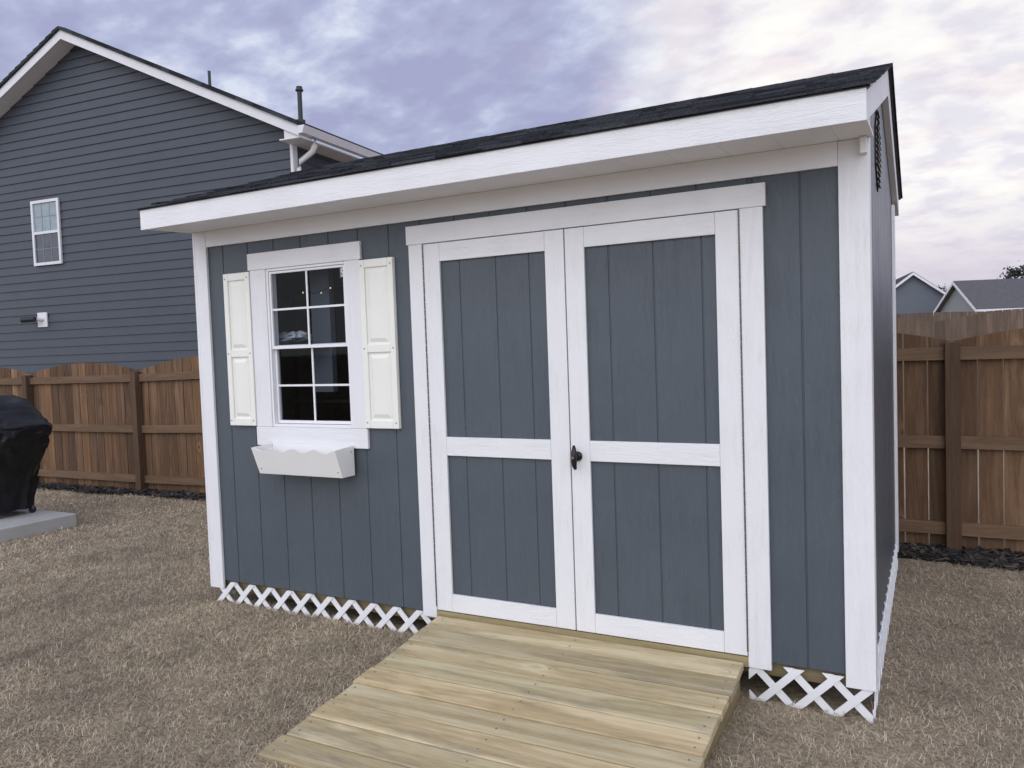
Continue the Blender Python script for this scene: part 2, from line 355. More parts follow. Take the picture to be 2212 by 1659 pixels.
B(-.018,-.001,0,.09,ZT,2.37).build('corner_board',M['white_v'],shed,.002)
B(cw+.001,W-cw-.001,.002,YS-.001,ZBT,ZF-.001).build('frieze_board',M['soffit'],shed,.0008)
mb=MB(); sg=[.12+.2032*i for i in range(0,19)]
sof=lambda s,d,h:(s,h,ZFB+.006+(h+OV)/OV*(ZF-ZFB-.006)+d)
siding(mb,-E+.001,W+E-.001,-OV+.012,YS+.01,sg,sof,gw=.005,gd=.003)
mb.build('soffit',M['soffit'],shed)
B(-E,W+E,-OV-.016,-OV+.004,ZFB,ZFT-.004).build('fascia',M['white_x'],shed,.002)
B(-E,W+E,2.53,2.55,2.30,2.405).build('fascia',M['white_x'],shed,.002)
for xs in (W+.0005,-E-.0005):
    x0=xs
    mb=MB()
    mb.prism([(x0,-OV+.005,ZFB+.002),(x0,YR,roofz(YR)-.145),(x0,YR,roofz(YR)-.012),(x0,-OV+.005,ZFT-.014)],(.033,0,0))
    mb.build('rake_board',M['white_y'],shed,.002)
    mb=MB(); mb.prism([(x0,YR+.001,roofz(YR)-.145),(x0,2.529,2.30),(x0,2.529,2.405),(x0,YR+.001,roofz(YR)-.012)],(.033,0,0))
    mb.build('rake_board',M['white_y'],shed,.002)
B(W-.012,W+.012,-.035,-.001,ZF-.065,ZF-.004).build('eave_block',M['white_v'],shed,.002)
mb=MB()
def slab(mb,y0,y1,za,zb,x0,x1,t0,t1,r=None):
    mb.hexa([(x0,y0,za+t0),(x1,y0,za+t0),(x1,y1,zb+t0),(x0,y1,zb+t0),(x0,y0,za+t1),(x1,y0,za+t1),(x1,y1,zb+t1),(x0,y1,zb+t1)],r)
slab(mb,-OV-.02,YR,ZFT-.004,ZR,-E-.012,W+E+.012,-.006,.003); slab(mb,YR,2.56,ZR,2.415,-E-.012,W+E+.012,-.010,.004)
mb.build('roof_deck',M['black'],shed)
mb=MB(); nc=13; x0,x1=-E-.03,W+E+.024
for (ya,za,yb,zb) in ((-OV-.030,ZFT-.010,YR,ZR),(2.585,2.41,YR,ZR)):
    for k in range(nc):
        f0=k/nc; f1=min(1,(k+1.35)/nc)
        x=x0-random.uniform(0,.2)
        while x<x1:
            w=random.choice((.08,.11,.14,.19,.24)); a=max(x,x0); b_=min(x+w,x1); x+=w
            if b_-a<.01: continue
            th=random.choice((.001,.005,.009)); ex=random.uniform(-.010,.006)*(1 if k else .3)
            y0=ya+(yb-ya)*f0+(ex if yb>ya else -ex); y1=ya+(yb-ya)*f1; zA=za+(zb-za)*f0; zB=za+(zb-za)*f1
            mb.hexa([(a,y0,zA+.006),(b_-.001,y0,zA+.006),(b_-.001,y1,zB+.002),(a,y1,zB+.002),(a,y0,zA+.010+th),(b_-.001,y0,zA+.010+th),(b_-.001,y1,zB+.006),(a,y1,zB+.006)])
mb.build('shingles',M['shingle'],shed)
mb=MB(); x=x0
while x<x1-.02:
    w=.14; b_=min(x+w,x1)
    mb.hexa([(x,YR-.15,ZR-.045),(b_,YR-.15,ZR-.045),(b_,YR,ZR+.004),(x,YR,ZR+.004),(x,YR-.15,ZR-.030),(b_,YR-.15,ZR-.030),(b_,YR,ZR+.016+random.uniform(0,.003)),(x,YR,ZR+.016)])
    mb.hexa([(x,YR,ZR+.004),(b_,YR,ZR+.004),(b_,YR+.15,ZR-.05),(x,YR+.15,ZR-.05),(x,YR,ZR+.016),(b_,YR,ZR+.016),(b_,YR+.15,ZR-.034),(x,YR+.15,ZR-.034)]); x+=w
mb.build('ridge_cap',M['shingle'],shed)
gv=MB(); yc,zc,hw,hh=.80,2.38,.14,.19; xv=W+.001
gv.prism([(xv,yc-hw,zc-hh*.45),(xv,yc,zc-hh),(xv,yc+hw,zc-hh*.45),(xv,yc+hw,zc+hh*.45),(xv,yc,zc+hh),(xv,yc-hw,zc+hh*.45)],(.006,0,0))
for i in range(-6,7):
    z=zc+i*hh/7; gv.box(xv+.006,xv+.014,yc-hw*.9,yc+hw*.9,z-.004,z+.004) if abs(i)<4 else gv.box(xv+.006,xv+.014,yc-hw*.4,yc+hw*.4,z-.004,z+.004)
gv.build('gable_vent',M['black'],shed)

def clip(poly,axis,val,keep_greater):
    out=[]
    for i in range(len(poly)):
        a,b_=poly[i],poly[(i+1)%len(poly)]; ia=(a[axis]>=val)==keep_greater; ib=(b_[axis]>=val)==keep_greater
        if ia: out.append(a)
        if ia!=ib:
            t=(val-a[axis])/(b_[axis]-a[axis]); out.append((a[0]+(b_[0]-a[0])*t,a[1]+(b_[1]-a[1])*t))
    return out
def lattice(s0,s1,h0,h1,mp,off=0,sp=.150,hw=.0215):
    mb=MB()
    for lay,sg in ((0,1),(1,-1)):
        k=-5
        while s0+k*sp<s1+.4:
            b0=s0+off+k*sp+(.5*sp-.5*(h1-h0) if sg>0 else .5*sp+.5*(h1-h0)); k+=1
            jag=random.uniform(-.015,.012)
            p=[(b0-hw-sg*.2,h0-.2),(b0+hw-sg*.2,h0-.2),(b0+hw+sg*(h1-h0+.2),h1+.2),(b0-hw+sg*(h1-h0+.2),h1+.2)]
            p=clip(clip(clip(clip(p,1,h0+jag,True),1,h1,False),0,s0,True),0,s1,False)
            if len(p)>=3:
                d0=lay*.0052
                a=[mp(q[0],d0,q[1]) for q in p]; b_=mp(p[0][0],d0+.005,p[0][1])
                mb.prism(a,tuple(np.array(b_)-np.array(a[0])))
    return mb
lf=lambda s,d,h:(s,.006+d,h)
lattice(.02,1.60,.022,ZS-.004,lf).build('lattice_skirt',M['lattice'],shed)
lattice(3.19,W+.005,-.022,ZS-.008,lf,.03).build('lattice_skirt',M['lattice'],shed)
ls=lambda s,d,h:(W+.012-d,s,h)
lattice(.03,D,-.01,ZS+.03,ls).build('lattice_skirt',M['lattice'],shed)

# ---- window
fwid=.014
win=MB(); win.box(wx0,wx0+fwid,.006,.07,wz0,wz1); win.box(wx1-fwid,wx1,.006,.07,wz0,wz1); win.box(wx0+fwid+.001,wx1-fwid-.001,.006,.07,wz0,wz0+fwid+.002); win.box(wx0+fwid+.001,wx1-fwid-.001,.006,.07,wz1-fwid,wz1)
win=win.build('window',M['vinyl'],shed,.002)
zm=(Fz(580,752)+Fz(752,745))/2; ix0,ix1=wx0+fwid+.002,wx1-fwid-.002; iz0,iz1=wz0+fwid+.004,wz1-fwid-.002
def sash(name,y0,za,zb,vx,hz):
    mb=MB(); r=.013
    mb.box(ix0,ix0+r,y0,y0+.018,za,zb); mb.box(ix1-r,ix1,y0,y0+.018,za,zb); mb.box(ix0+r,ix1-r,y0,y0+.018,za,za+r+.004); mb.box(ix0+r,ix1-r,y0,y0+.018,zb-r,zb)
    s=mb.build(name,M['vinyl'],win,.002)
    g=MB(); g.box(vx-.0055,vx+.0055,y0+.004,y0+.010,za+r,zb-r); g.box(ix0+r,vx-.006,y0+.004,y0+.010,hz-.0055,hz+.0055); g.box(vx+.006,ix1-r,y0+.004,y0+.010,hz-.0055,hz+.0055)
    g.build('muntin',M['vinyl'],win)
    q=MB(); q.add([(ix0+r-.004,y0+.012,za+r-.004),(ix1-r+.004,y0+.012,za+r-.004),(ix1-r+.004,y0+.012,zb-r+.004),(ix0+r-.004,y0+.012,zb-r+.004)],[(0,1,2,3)])
    q.build('window_pane',M['glass'],win)
xm=(ix0+ix1)/2
sash('upper_sash',.012,zm-.008,iz1,xm,(zm+iz1)/2); sash('lower_sash',.031,iz0,zm+.014,xm,(zm+iz0)/2)
sx=Fx(735,583); sz=Fz(735,585)
B(sx-.022,sx+.022,.0225,.0232,sz-.032,sz+.026).build('sticker',plain('sticker paper',(.22,.23,.25),.5),win)
MB().tube([(sx,.0224,sz+.004),(sx,.0220,sz+.004)],.015,20).build('sticker_emblem',plain('sticker white',(.75,.75,.76),.5),win)
B(sx-.014,sx+.014,.0220,.0224,sz-.026,sz-.018).build('sticker_caption',plain('sticker grey',(.5,.5,.5),.5),win)
MB().tube([(sx,.0219,sz+.004),(sx,.0215,sz+.004)],.008,16).build('sticker_emblem',M['black'],win)
B(hx0,hx1,-.001,YS-.001,wz1+.001,hz1).build('window_casing',M['white_x'],shed,.002)
B(cxo0,wx0-.001,0,YS-.001,apz+.001,wz1-.0).build('window_casing',M['white_v'],shed,.002)
B(wx1+.001,cxo1,0,YS-.001,apz+.001,wz1-.0).build('window_casing',M['white_v'],shed,.002)
B(cxo0-.006,cxo1+.010,-.001,YS-.001,bz0,apz).build('window_casing',M['white_x'],shed,.002)
def shutter(x0,x1,z0,z1):
    mb=B(x0,x1,.002,YS-.0015,z0,z1); s=mb.build('shutter',M['cream'],shed,.002)
    zmid=z0+(z1-z0)*.475; b_=.042 if x1-x0>.2 else .03
    fr=MB(); fy=(-.008,.0015)
    fr.box(x0,x0+b_*.8,*fy,z0,z1); fr.box(x1-b_*.8,x1,*fy,z0,z1)
    for a,c in ((z0,z0+b_),(zmid-b_*.5,zmid+b_*.5),(z1-b_,z1)): fr.box(x0+b_*.8+.0005,x1-b_*.8-.0005,*fy,a,c)
    fr.build('shutter_frame',M['cream'],s,.003)
    for a,c in ((z0+b_,zmid-b_*.5),(zmid+b_*.5,z1-b_)):
        i=.012; xa,xb=x0+b_*.8+i,x1-b_*.8-i; za,zb=a+i,c-i
        p=MB(); p.hexa([(xa,.0015,za),(xb,.0015,za),(xb,.0015,zb),(xa,.0015,zb),(xa+.02,-.007,za+.02),(xb-.02,-.007,za+.02),(xb-.02,-.007,zb-.02),(xa+.02,-.007,zb-.02)])
        p.build('raised_panel',M['cream'],s,.001)
    for xx in (x0+.015,x1-.015):
        for z in (z0+.03,zmid,z1-.03):
            MB().tube([(xx,-.008,z),(xx,-.0105,z)],.004,8).build('screw',M['screw'],s)
shz1=(Fz(483,592)+Fz(535,588)+Fz(776,562)+Fz(848,556))/4; shz0=(Fz(500,920)+Fz(552,920)+Fz(792,925)+Fz(864,924))/4
sw=(Fx(848,556)+Fx(864,924))/2-(cxo1+.004)
shutter(cxo1+.004,cxo1+.004+sw,shz0,shz1)
slx=(Fx(483,592)+Fx(500,920))/2
shutter(slx,cxo0-.004,shz0,shz1)
# flower box with scalloped front
xw=Fx(766,968); y_t=float(onx(722,976,xw)[1]); y_b=float(onx(740,1030,xw)[1]); y_t=max(-.24,min(-.10,y_t)); y_b=max(y_t+.02,min(-.06,y_b))
zt_=Fz(766,962); zb_=Fz(766,1024)-.005
xl_=float(ony(541,968,y_t)[0]); zft=float(ony(541,968,y_t)[2])
fb=thing('flower_box',((xl_+xw)/2,0,zb_),'empty white flower box with scalloped front edge under the shed window','flower box')
zt_=max(zt_,zft)
n=48; top=[]
for i in range(n+1):
    t=i/n; s=.010*math.cos(2*math.pi*t*4)*(1 if .06<t<.94 else .9); top.append((xl_+(xw-xl_)*t,zt_-.018+s))
mb=MB()
def yf(z): return y_b+(y_t-y_b)*(z-zb_)/(zt_-zb_)
ff=[(xl_+.004,yf(zb_),zb_),(xw,yf(zb_),zb_)]+[(x,yf(z),z) for x,z in reversed(top)]
mb.prism(ff,(0,.012,0)); mb.build('front_board',M['boxw'],fb,.001)
for xx in (xl_+.0045,xw-.0125):
    mb=MB(); mb.prism([(xx,yf(zb_)+.0125,zb_),(xx,-.005,zb_),(xx,-.005,zt_),(xx,yf(zt_-.01)+.0125,zt_-.008)],(.012,0,0)); mb.build('end_board',M['boxw'],fb,.001)
B(xl_+.018,xw-.013,yf(zb_)+.0125,-.005,zb_,zb_+.01).build('bottom_board',M['boxw'],fb)
B(xl_+.018,xw-.013,-.014,-.005,zb_+.0105,zt_).build('back_board',M['boxw'],fb)
for xx in (xl_+.03,xw-.02):
    MB().tube([(xx,yf(zb_+.03)-.000,zb_+.03),(xx,yf(zb_+.03)-.002,zb_+.03)],.004,8).build('screw',M['screw'],fb)
MB().tube([(xw,-.03,zt_-.03),(xw+.002,-.03,zt_-.03)],.004,8).build('screw',M['screw'],fb)

# ---- doors
B(XA-.012,XB+.012,-.004,YS-.001,dzt+.004,ZH).build('door_header',M['white_x'],shed,.002)
B(XA,dxl-.004,-.002,YS-.001,.155,dzt+.003).build('door_jamb',M['white_v'],shed,.002)
B(dxr+.004,XB,-.002,YS-.001,.150,dzt+.003).build('door_jamb',M['white_v'],shed,.002)
zr1=(Fz(965,946)+Fz(1190,948)+Fz(1270,952)+Fz(1556,960))/4; zr0=(Fz(968,987)+Fz(1193,992)+Fz(1275,995)+Fz(1557,1007))/4
zp1=(Fz(950,566)+Fz(1177,543)+Fz(1262,532)+Fz(1546,505))/4; zp0=(Fz(976,1284)+Fz(1201,1314)+Fz(1284,1328)+Fz(1563,1363))/4
pl0=(Fx(950,566)+Fx(976,1284))/2; pl1=(Fx(1177,543)+Fx(1201,1314))/2; pr0=(Fx(1262,532)+Fx(1284,1328))/2; pr1=(Fx(1546,505)+Fx(1563,1363))/2
gL=[Fx(989,565),Fx(1067,560),Fx(1139,555)]; gR=[Fx(1311,530),Fx(1408,520),Fx(1513,510)]
def door(x0,x1,p0,p1,gr):
    mb=MB(); siding(mb,p0-.01,p1+.01,zp0-.02,zp1+.02,gr,lambda s,d,h:(s,YS-.003+d,h),gd=.004)
    dr=mb.build('door',M['blue'],shed)
    y=(-.001,YS-.0045)
    B(x0,p0,*y,dzb,dzt).build('stile',M['white_v'],dr,.002); B(p1,x1,*y,dzb,dzt).build('stile',M['white_v'],dr,.002)
    for a,c in ((dzb,zp0),(zr0,zr1),(zp1,dzt)): B(p0+.0007,p1-.0007,*y,a,c).build('rail',M['white_x'],dr,.002)
    return dr
dl=door(dxl,dxm-.003,pl0,pl1,gL); dr=door(dxm+.003,dxr,pr0,pr1,gR)
B(dxl-.05,dxr+.05,YS+.012,YS+.03,dzb-.0,dzt+.01).build('door_backing',M['dark'],shed)
for dd,x in ((dl,dxl-.002),(dr,dxr+.002)):
    mb=MB(); z=dzb+.02
    while z<dzt-.02: mb.tube([(x,-.003,z),(x,-.003,z+.033)],.0036,8); z+=.036
    mb.build('piano_hinge',M['hinge'],dd)
hx,hz=Fx(1249,985),Fz(1249,985)
mb=MB(); mb.tube([(hx,-.001,hz),(hx,-.012,hz)],.022,20); mb.tube([(hx,-.012,hz),(hx,-.040,hz)],.010,14)
mb.tube([(hx+.003,-.042,hz-.055),(hx,-.046,hz-.04),(hx,-.048,hz),(hx,-.046,hz+.035),(hx-.003,-.040,hz+.052)],[.007,.011,.014,.011,.006],12)
hd=mb.build('handle',M['black'],dr,0,True)
MB().tube([(hx,-.062,hz),(hx,-.0635,hz)],.006,12).build('lock_cylinder',M['brass'],hd)
B(XA+.02,XB-.02,.004,.04,.148,dzb-.006).build('threshold',M['joist'],shed)

# things seen through the window
sh=thing('storage_shelf',(.75,.9,ZS),'dim wire storage shelf inside the shed behind the window','shelf')
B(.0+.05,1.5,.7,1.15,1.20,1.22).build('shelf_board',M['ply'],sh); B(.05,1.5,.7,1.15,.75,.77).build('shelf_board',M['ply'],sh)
for x in (.06,1.48):
    for y in (.71,1.13): B(x,x+.02,y,y+.02,ZS+.012,1.9).build('shelf_post',M['black'],sh)
mb=MB()
bx=float(ony(625,735,.18)[0]); bz=float(ony(625,744,.18)[2])
for i in range(16):
    x=bx+random.uniform(-.12,.03); y=.13+random.uniform(0,.12); z=bz+random.uniform(0,.05); a=random.uniform(-.3,.3)
    mb.hexa([(x,y,z),(x+.10,y+a*.1,z+.01),(x+.09,y+.06,z),(x+.02,y+.07,z+.01),(x+.02,y+.01,z+.015),(x+.08,y,z+.03),(x+.07,y+.06,z+.02),(x+.03,y+.06,z+.03)])
o=mb.build('folded_bag',M['pale']); tag(o,'pale crumpled bags lying on a ledge seen through the window','bag')
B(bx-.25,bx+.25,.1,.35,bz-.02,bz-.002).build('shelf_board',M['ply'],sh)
sl_=thing('string_light',(.9,.35,1.95),'string of tiny warm bulbs hanging inside the shed window','string light')
pts=[(ix0+.03+i*.07,.25,iz1-.10-.02*math.sin(i*1.3)) for i in range(9)]
MB().tube(pts,.002,6).build('cord',M['black'],sl_)
for i in (0,2,3,5): MB().tube([(pts[i][0],.25,pts[i][2]-.003),(pts[i][0],.25,pts[i][2]-.012)],.0035,8).build('bulb',M['bulb'],sl_)

# ------------------------------------------------------------------ ramp
rp=thing('wooden_ramp',(2.41,-.62,0),'pale pressure treated pine plank ramp leading up to the shed doors','ramp')
RX0,RX1=1.655,3.178; ya,yb=-.008,-1.245; za,zb=.172,.045; nb=9; L=math.hypot(ya-yb,za-zb)
ey=np.array([0,(yb-ya)/L,(zb-za)/L]); en=np.array([0,(zb-za)/L,-(yb-ya)/L]); en=en if en[2]>0 else -en
rv=[.35,.05,.75,.55,.95,.22,.83,.45,.65]
for i in range(nb):
    a=L*i/nb+.0028; b_=L*(i+1)/nb-.0030; o0=np.array([0,ya,za]); jl=random.uniform(-.008,.008); jr=random.uniform(-.006,.006)
    P=[]
    for dn in (-.036,0):
        for xx,s in ((RX0+jl,a),(RX1+jr,a),(RX1+jr,b_),(RX0+jl,b_)):
            q=o0+ey*s+en*(dn+random.uniform(-.0015,.0015)); P.append((xx,q[1],q[2]))
    mb=MB(); mb.hexa(P,rv[i]); bd_=mb.build('deck_board',M['tread'],rp,.005)
    for xx in (RX0+.04,2.42,RX1-.04):
        for s in (a+.035,b_-.035):
            q=o0+ey*s+en*.0005
            MB().tube([(xx,q[1],q[2]-.001),(xx,q[1]+en[1]*.001,q[2]+.0012)],.0042,8).build('deck_screw',M['screw'],bd_)
for xx in (RX0+.02,2.40,RX1-.06):
    mb=MB(); a0=np.array([0,ya,za])-en*.037; a1=np.array([0,yb,zb])-en*.037
    mb.prism([(xx,ya,0.0),(xx,ya,a0[2]),(xx,yb+.01,a1[2]),(xx,yb+.01,min(0,a1[2])-.02)],(.038,0,0)); mb.build('stringer',M['joist_y'],rp)

# ------------------------------------------------------------------ fences
def fence(name,label,y,posts,ztop,arch,matp,matr,matpost,rails=(1.33,.72,.12),pw=.14,gap=.009,hasr=True):
    t=thing(name,((posts[0]+posts[-1])/2,y,0),label,'fence')
    for i in range(len(posts)-1):
        a,b_=posts[i],posts[i+1]; mb=MB(); n=max(1,round((b_-a)/(pw+gap))); w=(b_-a)/n
        for k in range(n):
            xa=a+k*w+gap/2+random.uniform(-.003,.002); xb=a+(k+1)*w-gap/2
            tp=[ztop+arch*math.sin(math.pi*(q-a)/(b_-a))**.8 if 0<(q-a)<(b_-a) else ztop for q in (xa,xb)]
            g0=float(gz((xa+xb)/2,y)); yy=y+random.uniform(-.003,.003)
            mb.hexa([(xa,yy,g0+.02),(xb,yy,g0+.02),(xb,yy+.016,g0+.02),(xa,yy+.016,g0+.02),(xa,yy,tp[0]+g0),(xb,yy,tp[1]+g0),(xb,yy+.016,tp[1]+g0),(xa,yy+.016,tp[0]+g0)])
        mb.build('picket_panel',matp,t)
        if hasr:
            for z in rails:
                ga,gb=float(gz(a,y)),float(gz(b_,y)); mb=MB()
                mb.hexa([(a+.047,y-.042,z+ga),(b_-.047,y-.042,z+gb),(b_-.047,y-.003,z+gb),(a+.047,y-.003,z+ga),(a+.047,y-.042,z+ga+.088),(b_-.047,y-.042,z+gb+.088),(b_-.047,y-.003,z+gb+.088),(a+.047,y-.003,z+ga+.088)])
                mb.build('rail',matr,t,.002)
    if hasr:
        for p in posts:
            g0=float(gz(p,y)); mb=MB(); mb.box(p-.046,p+.046,y-.095,y-.004,g0-.05,g0+ztop-.005); mb.build('post',matpost,t,.003)
    return t
pa=float(ony(297,950,2.83)[0]); pb=float(ony(63,950,2.83)[0]); pr_=float(ony(2059,950,2.83)[0])
st=(pr_-pa)/4
posts=[pb-2.2,pb]+[pa+st*i for i in range(5)]+[pr_+2.4,pr_+4.8]
fence('wooden_fence','brown stained picket fence with arched top running behind the shed',2.9,posts,1.455,.13,M['fence_z'],M['fence_x'],M['fence_p'])
fence('wooden_fence','weathered brown scalloped fence in the yard beyond, seen right of the shed',9.2,[1.5+2.4*i for i in range(6)],1.66,.12,M['old_z'],M['fence_x'],M['fence_p'],hasr=False)
fence('wooden_fence','farthest low brown fence line below the distant rooftops',15.0,[0+2.4*i for i in range(8)],1.90,.03,M['old_z'],M['fence_x'],M['fence_p'],hasr=False)

# ------------------------------------------------------------------ concrete pad and covered grill
pc=onz(165,1109,.085); pxr=float(pc[0]); pyb=float(pc[1])
pad=MB(); pad.box(pxr-2.0,pxr,-.7,pyb,-.05,.085); tag(pad.build('concrete_pad',M['concrete'],None,.008),'pale concrete slab under the covered grill at the left edge','slab')
gx0,gy0=-4.13,.98
gr_=thing('covered_grill',(gx0,gy0,.085),'barbecue grill under a black fitted cover standing on the concrete slab','grill')
secs=[(.15,.36,.235),(.40,.42,.26),(.70,.54,.295),(.82,.60,.315),(.92,.625,.33),(.955,.605,.325),(1.02,.52,.31),(1.09,.455,.29),(1.15,.40,.265),(1.20,.34,.23),(1.235,.25,.16),(1.25,.08,.05)]
zs=np.concatenate([np.linspace(secs[i][0],secs[i+1][0],5,endpoint=False) for i in range(len(secs)-1)]+[[secs[-1][0]]])
hxs=np.interp(zs,[s[0] for s in secs],[s[1] for s in secs]); hys=np.interp(zs,[s[0] for s in secs],[s[2] for s in secs])
n=180; vs=[]
for z,hx_,hy_ in zip(zs,hxs,hys):
    for k in range(n):
        t=2*math.pi*k/n; ct,s_=math.cos(t),math.sin(t); e=.40
        px_=hx_*math.copysign(abs(ct)**e,ct); py_=hy_*math.copysign(abs(s_)**e,s_)
        low=max(0,1-z/.95)
        fold=abs(mn.noise(Vector((px_*9+2,py_*9,z*1.1))))
        w1=-fold*.26*(.12+low)
        w3=mn.noise(Vector((px_*4-z*5,py_*4,z*6)))*.04
        w2=-abs(mn.noise(Vector((px_*8+z*5,py_*8,z*12-px_*6))))*.085
        f=1.03+w1+w2+w3
        vs.append((gx0+px_*f,gy0+py_*f,z+.02*mn.noise(Vector((px_*6,py_*6,z*3+4)))-(.03*abs(mn.noise(Vector((px_*5,py_*5,9)))) if z>1.0 else 0)))
ns_=len(zs)
fs=[(i*n+k,i*n+(k+1)%n,(i+1)*n+(k+1)%n,(i+1)*n+k) for i in range(ns_-1) for k in range(n)]+[tuple(range((ns_-1)*n,ns_*n))]
mb=MB(); mb.add(vs,fs,.5); cv=mb.build('cover',M['cover'],gr_,0,True)
B(gx0+.26,gx0+.40,gy0-.315,gy0-.275,.47,.485).build('cover_strap',M['greyband'],gr_)
B(gx0-.32,gx0+.32,gy0-.2,gy0+.2,.16,.19).build('grill_base',M['black'],gr_)
for sx_ in (-1,1):
    for sy_ in (-1,1):
        cx_,cy_=gx0+sx_*.30,gy0+sy_*.20
        MB().tube([(cx_-.012,cy_,.085+.032),(cx_+.012,cy_,.085+.032)],.032,20).build('caster_wheel',M['rubber'],gr_)
        B(cx_-.018,cx_+.018,cy_-.012,cy_+.012,.122,.16).build('caster_fork',M['hinge'],gr_)

# ------------------------------------------------------------------ neighbour house (left)
ua=np.array([.9954,.0958,0]); wa=np.array([-.0958,.9954,0])
Pc=C+ray(632,340)*13.5; Pc0=Pc.copy(); Pc0[2]=0
def loc2(u,w,z): q=Pc0+ua*u+wa*w; return (float(q[0]),float(q[1]),float(z))
def hp(x,y,w=0.0):
    q=onp(x,y,Pc0+wa*w,wa); d=q-Pc0; return float(d@ua),float(q[2])
up_,zpk=hp(130,62,-.35); ue,ze=hp(645,268,-.35)
slope=(zpk-ze)/(ue-up_)
def far_len():
    lo,hi=1,40
    for _ in range(50):
        md=(lo+hi)/2; q=np.array(loc2(ue,md,ze))-C; xx=1106+F_PX*(q@rt)/(q@fw)
        if xx<808: lo=md
        else: hi=md
    return lo
HL=min(16,max(4,far_len()))
house=thing('neighbour_house',loc2(up_,HL/2,0),'dark blue grey two storey house with lap siding and white gable trim','house')
def rz(u): return zpk-slope*abs(u-up_)
ur=0.0; ul=2*up_-ur
mb=MB(); ex=.168; z=0.0
while z<zpk:
    z1=z+ex; zz0=z
    def span(zq):
        h=(zpk-.17-zq)/slope; a=max(ul,up_-h); c=min(ur,up_+h); return a,c
    a0,c0=span(zz0); a1,c1=span(z1)
    if c0<=a0: break
    if c1<a1: a1=c1=up_
    mb.hexa([loc2(a0,-.026,zz0),loc2(c0,-.026,zz0),loc2(c0,.0,zz0),loc2(a0,.0,zz0),loc2(a1,-.006,z1+.002),loc2(c1,-.006,z1+.002),loc2(c1,.0,z1),loc2(a1,.0,z1)])
    z=z1
mb.build('gable_wall',M['hsiding'],house)
mb=MB(); z=0; zside=rz(ur)-.25
while z<zside:
    z1=min(z+ex,zside)
    mb.hexa([loc2(ur+.020,0,z),loc2(ur+.020,HL,z),loc2(ur,HL,z),loc2(ur,0,z),loc2(ur+.006,0,z1),loc2(ur+.006,HL,z1),loc2(ur,HL,z1),loc2(ur,0,z1)]); z=z1
mb.build('side_wall',M['hsiding'],house)
mb=MB(); mb.hexa([loc2(ur-.02,-.035,0),loc2(ur+.035,-.035,0),loc2(ur+.035,.09,0),loc2(ur-.02,.09,0),loc2(ur-.02,-.035,zside),loc2(ur+.035,-.035,zside),loc2(ur+.035,.09,zside),loc2(ur-.02,.09,zside)])
mb.build('corner_trim',M['htrim'],house)
ulv=2*up_-ue
for sgn,ui in ((1,ue),(-1,ulv)):
    mb=MB(); zz=lambda u,o:rz(u)+o
    nc_=30
    for i in range(nc_):
        u_a=up_+(ui-up_)*i/nc_; u_b=up_+(ui-up_)*(i+1.0)/nc_
        mb.hexa([loc2(u_a,-.40,zz(u_a,-.02)),loc2(u_b,-.40,zz(u_b,-.02)),loc2(u_b,HL+.4,zz(u_b,-.02)),loc2(u_a,HL+.4,zz(u_a,-.02)),loc2(u_a,-.40,zz(u_a,.035)),loc2(u_b,-.40,zz(u_b,.055)),loc2(u_b,HL+.4,zz(u_b,.055)),loc2(u_a,HL+.4,zz(u_a,.035))])
    mb.build('roof',M['shingle'],house)
    mb=MB(); mb.hexa([loc2(up_,-.36,zz(up_,-.19)),loc2(ui,-.36,zz(ui,-.19)),loc2(ui,-.33,zz(ui,-.19)),loc2(up_,-.33,zz(up_,-.19)),loc2(up_,-.36,zz(up_,-.022)),loc2(ui,-.36,zz(ui,-.022)),loc2(ui,-.33,zz(ui,-.022)),loc2(up_,-.33,zz(up_,-.022))])
    mb.build('rake_fascia',M['htrim'],house)
    mb=MB(); mb.hexa([loc2(up_,-.329,zz(up_,-.18)),loc2(ui,-.329,zz(ui,-.18)),loc2(ui,-.0,zz(ui,-.18)),loc2(up_,0,zz(up_,-.18)),loc2(up_,-.329,zz(up_,-.15)),loc2(ui,-.329,zz(ui,-.15)),loc2(ui,0,zz(ui,-.15)),loc2(up_,0,zz(up_,-.15))])
    mb.build('rake_soffit',M['htrim'],house)
mb=MB(); zq=rz(ue)-.19
mb.hexa([loc2(.0,-.33,zq-.02),loc2(ue,-.33,zq-.02),loc2(ue,HL+.3,zq-.02),loc2(.0,HL+.3,zq-.02),loc2(.0,-.33,zq),loc2(ue,-.33,zq),loc2(ue,HL+.3,zq),loc2(.0,HL+.3,zq)])
mb.build('eave_soffit',M['htrim'],house)
mb=MB(); u1_=ue-.02; u0_=max(-.05,ue-.32)
mb.prism([loc2(u0_,-.325,zq-.01),loc2(u1_,-.325,zq-.01),loc2(u1_,-.325,rz(u1_)-.03),loc2(u0_,-.325,rz(u0_)-.19)],tuple(np.array(loc2(0,-.30,0))-np.array(loc2(0,-.325,0))))
mb.build('eave_return',M['htrim'],house)
mb=MB(); zg=rz(ue)-.03
mb.hexa([loc2(ue+.001,-.38,zg-.13),loc2(ue+.09,-.38,zg-.12),loc2(ue+.09,HL+.4,zg-.12),loc2(ue+.001,HL+.4,zg-.13),loc2(ue+.001,-.38,zg),loc2(ue+.13,-.38,zg),loc2(ue+.13,HL+.4,zg),loc2(ue+.001,HL+.4,zg)])
mb.build('gutter',M['htrim'],house)
mb=MB(); mb.tube([loc2(ue+.06,.0,zg-.12),loc2(ue+.05,.0,zg-.24),loc2(ue-.02,.02,zg-.34),loc2(ur+.14,.04,zg-.46),loc2(ur+.08,.05,zg-.58),loc2(ur+.075,.05,.3)],.048,8)
mb.build('downspout',M['htrim'],house,0,True)
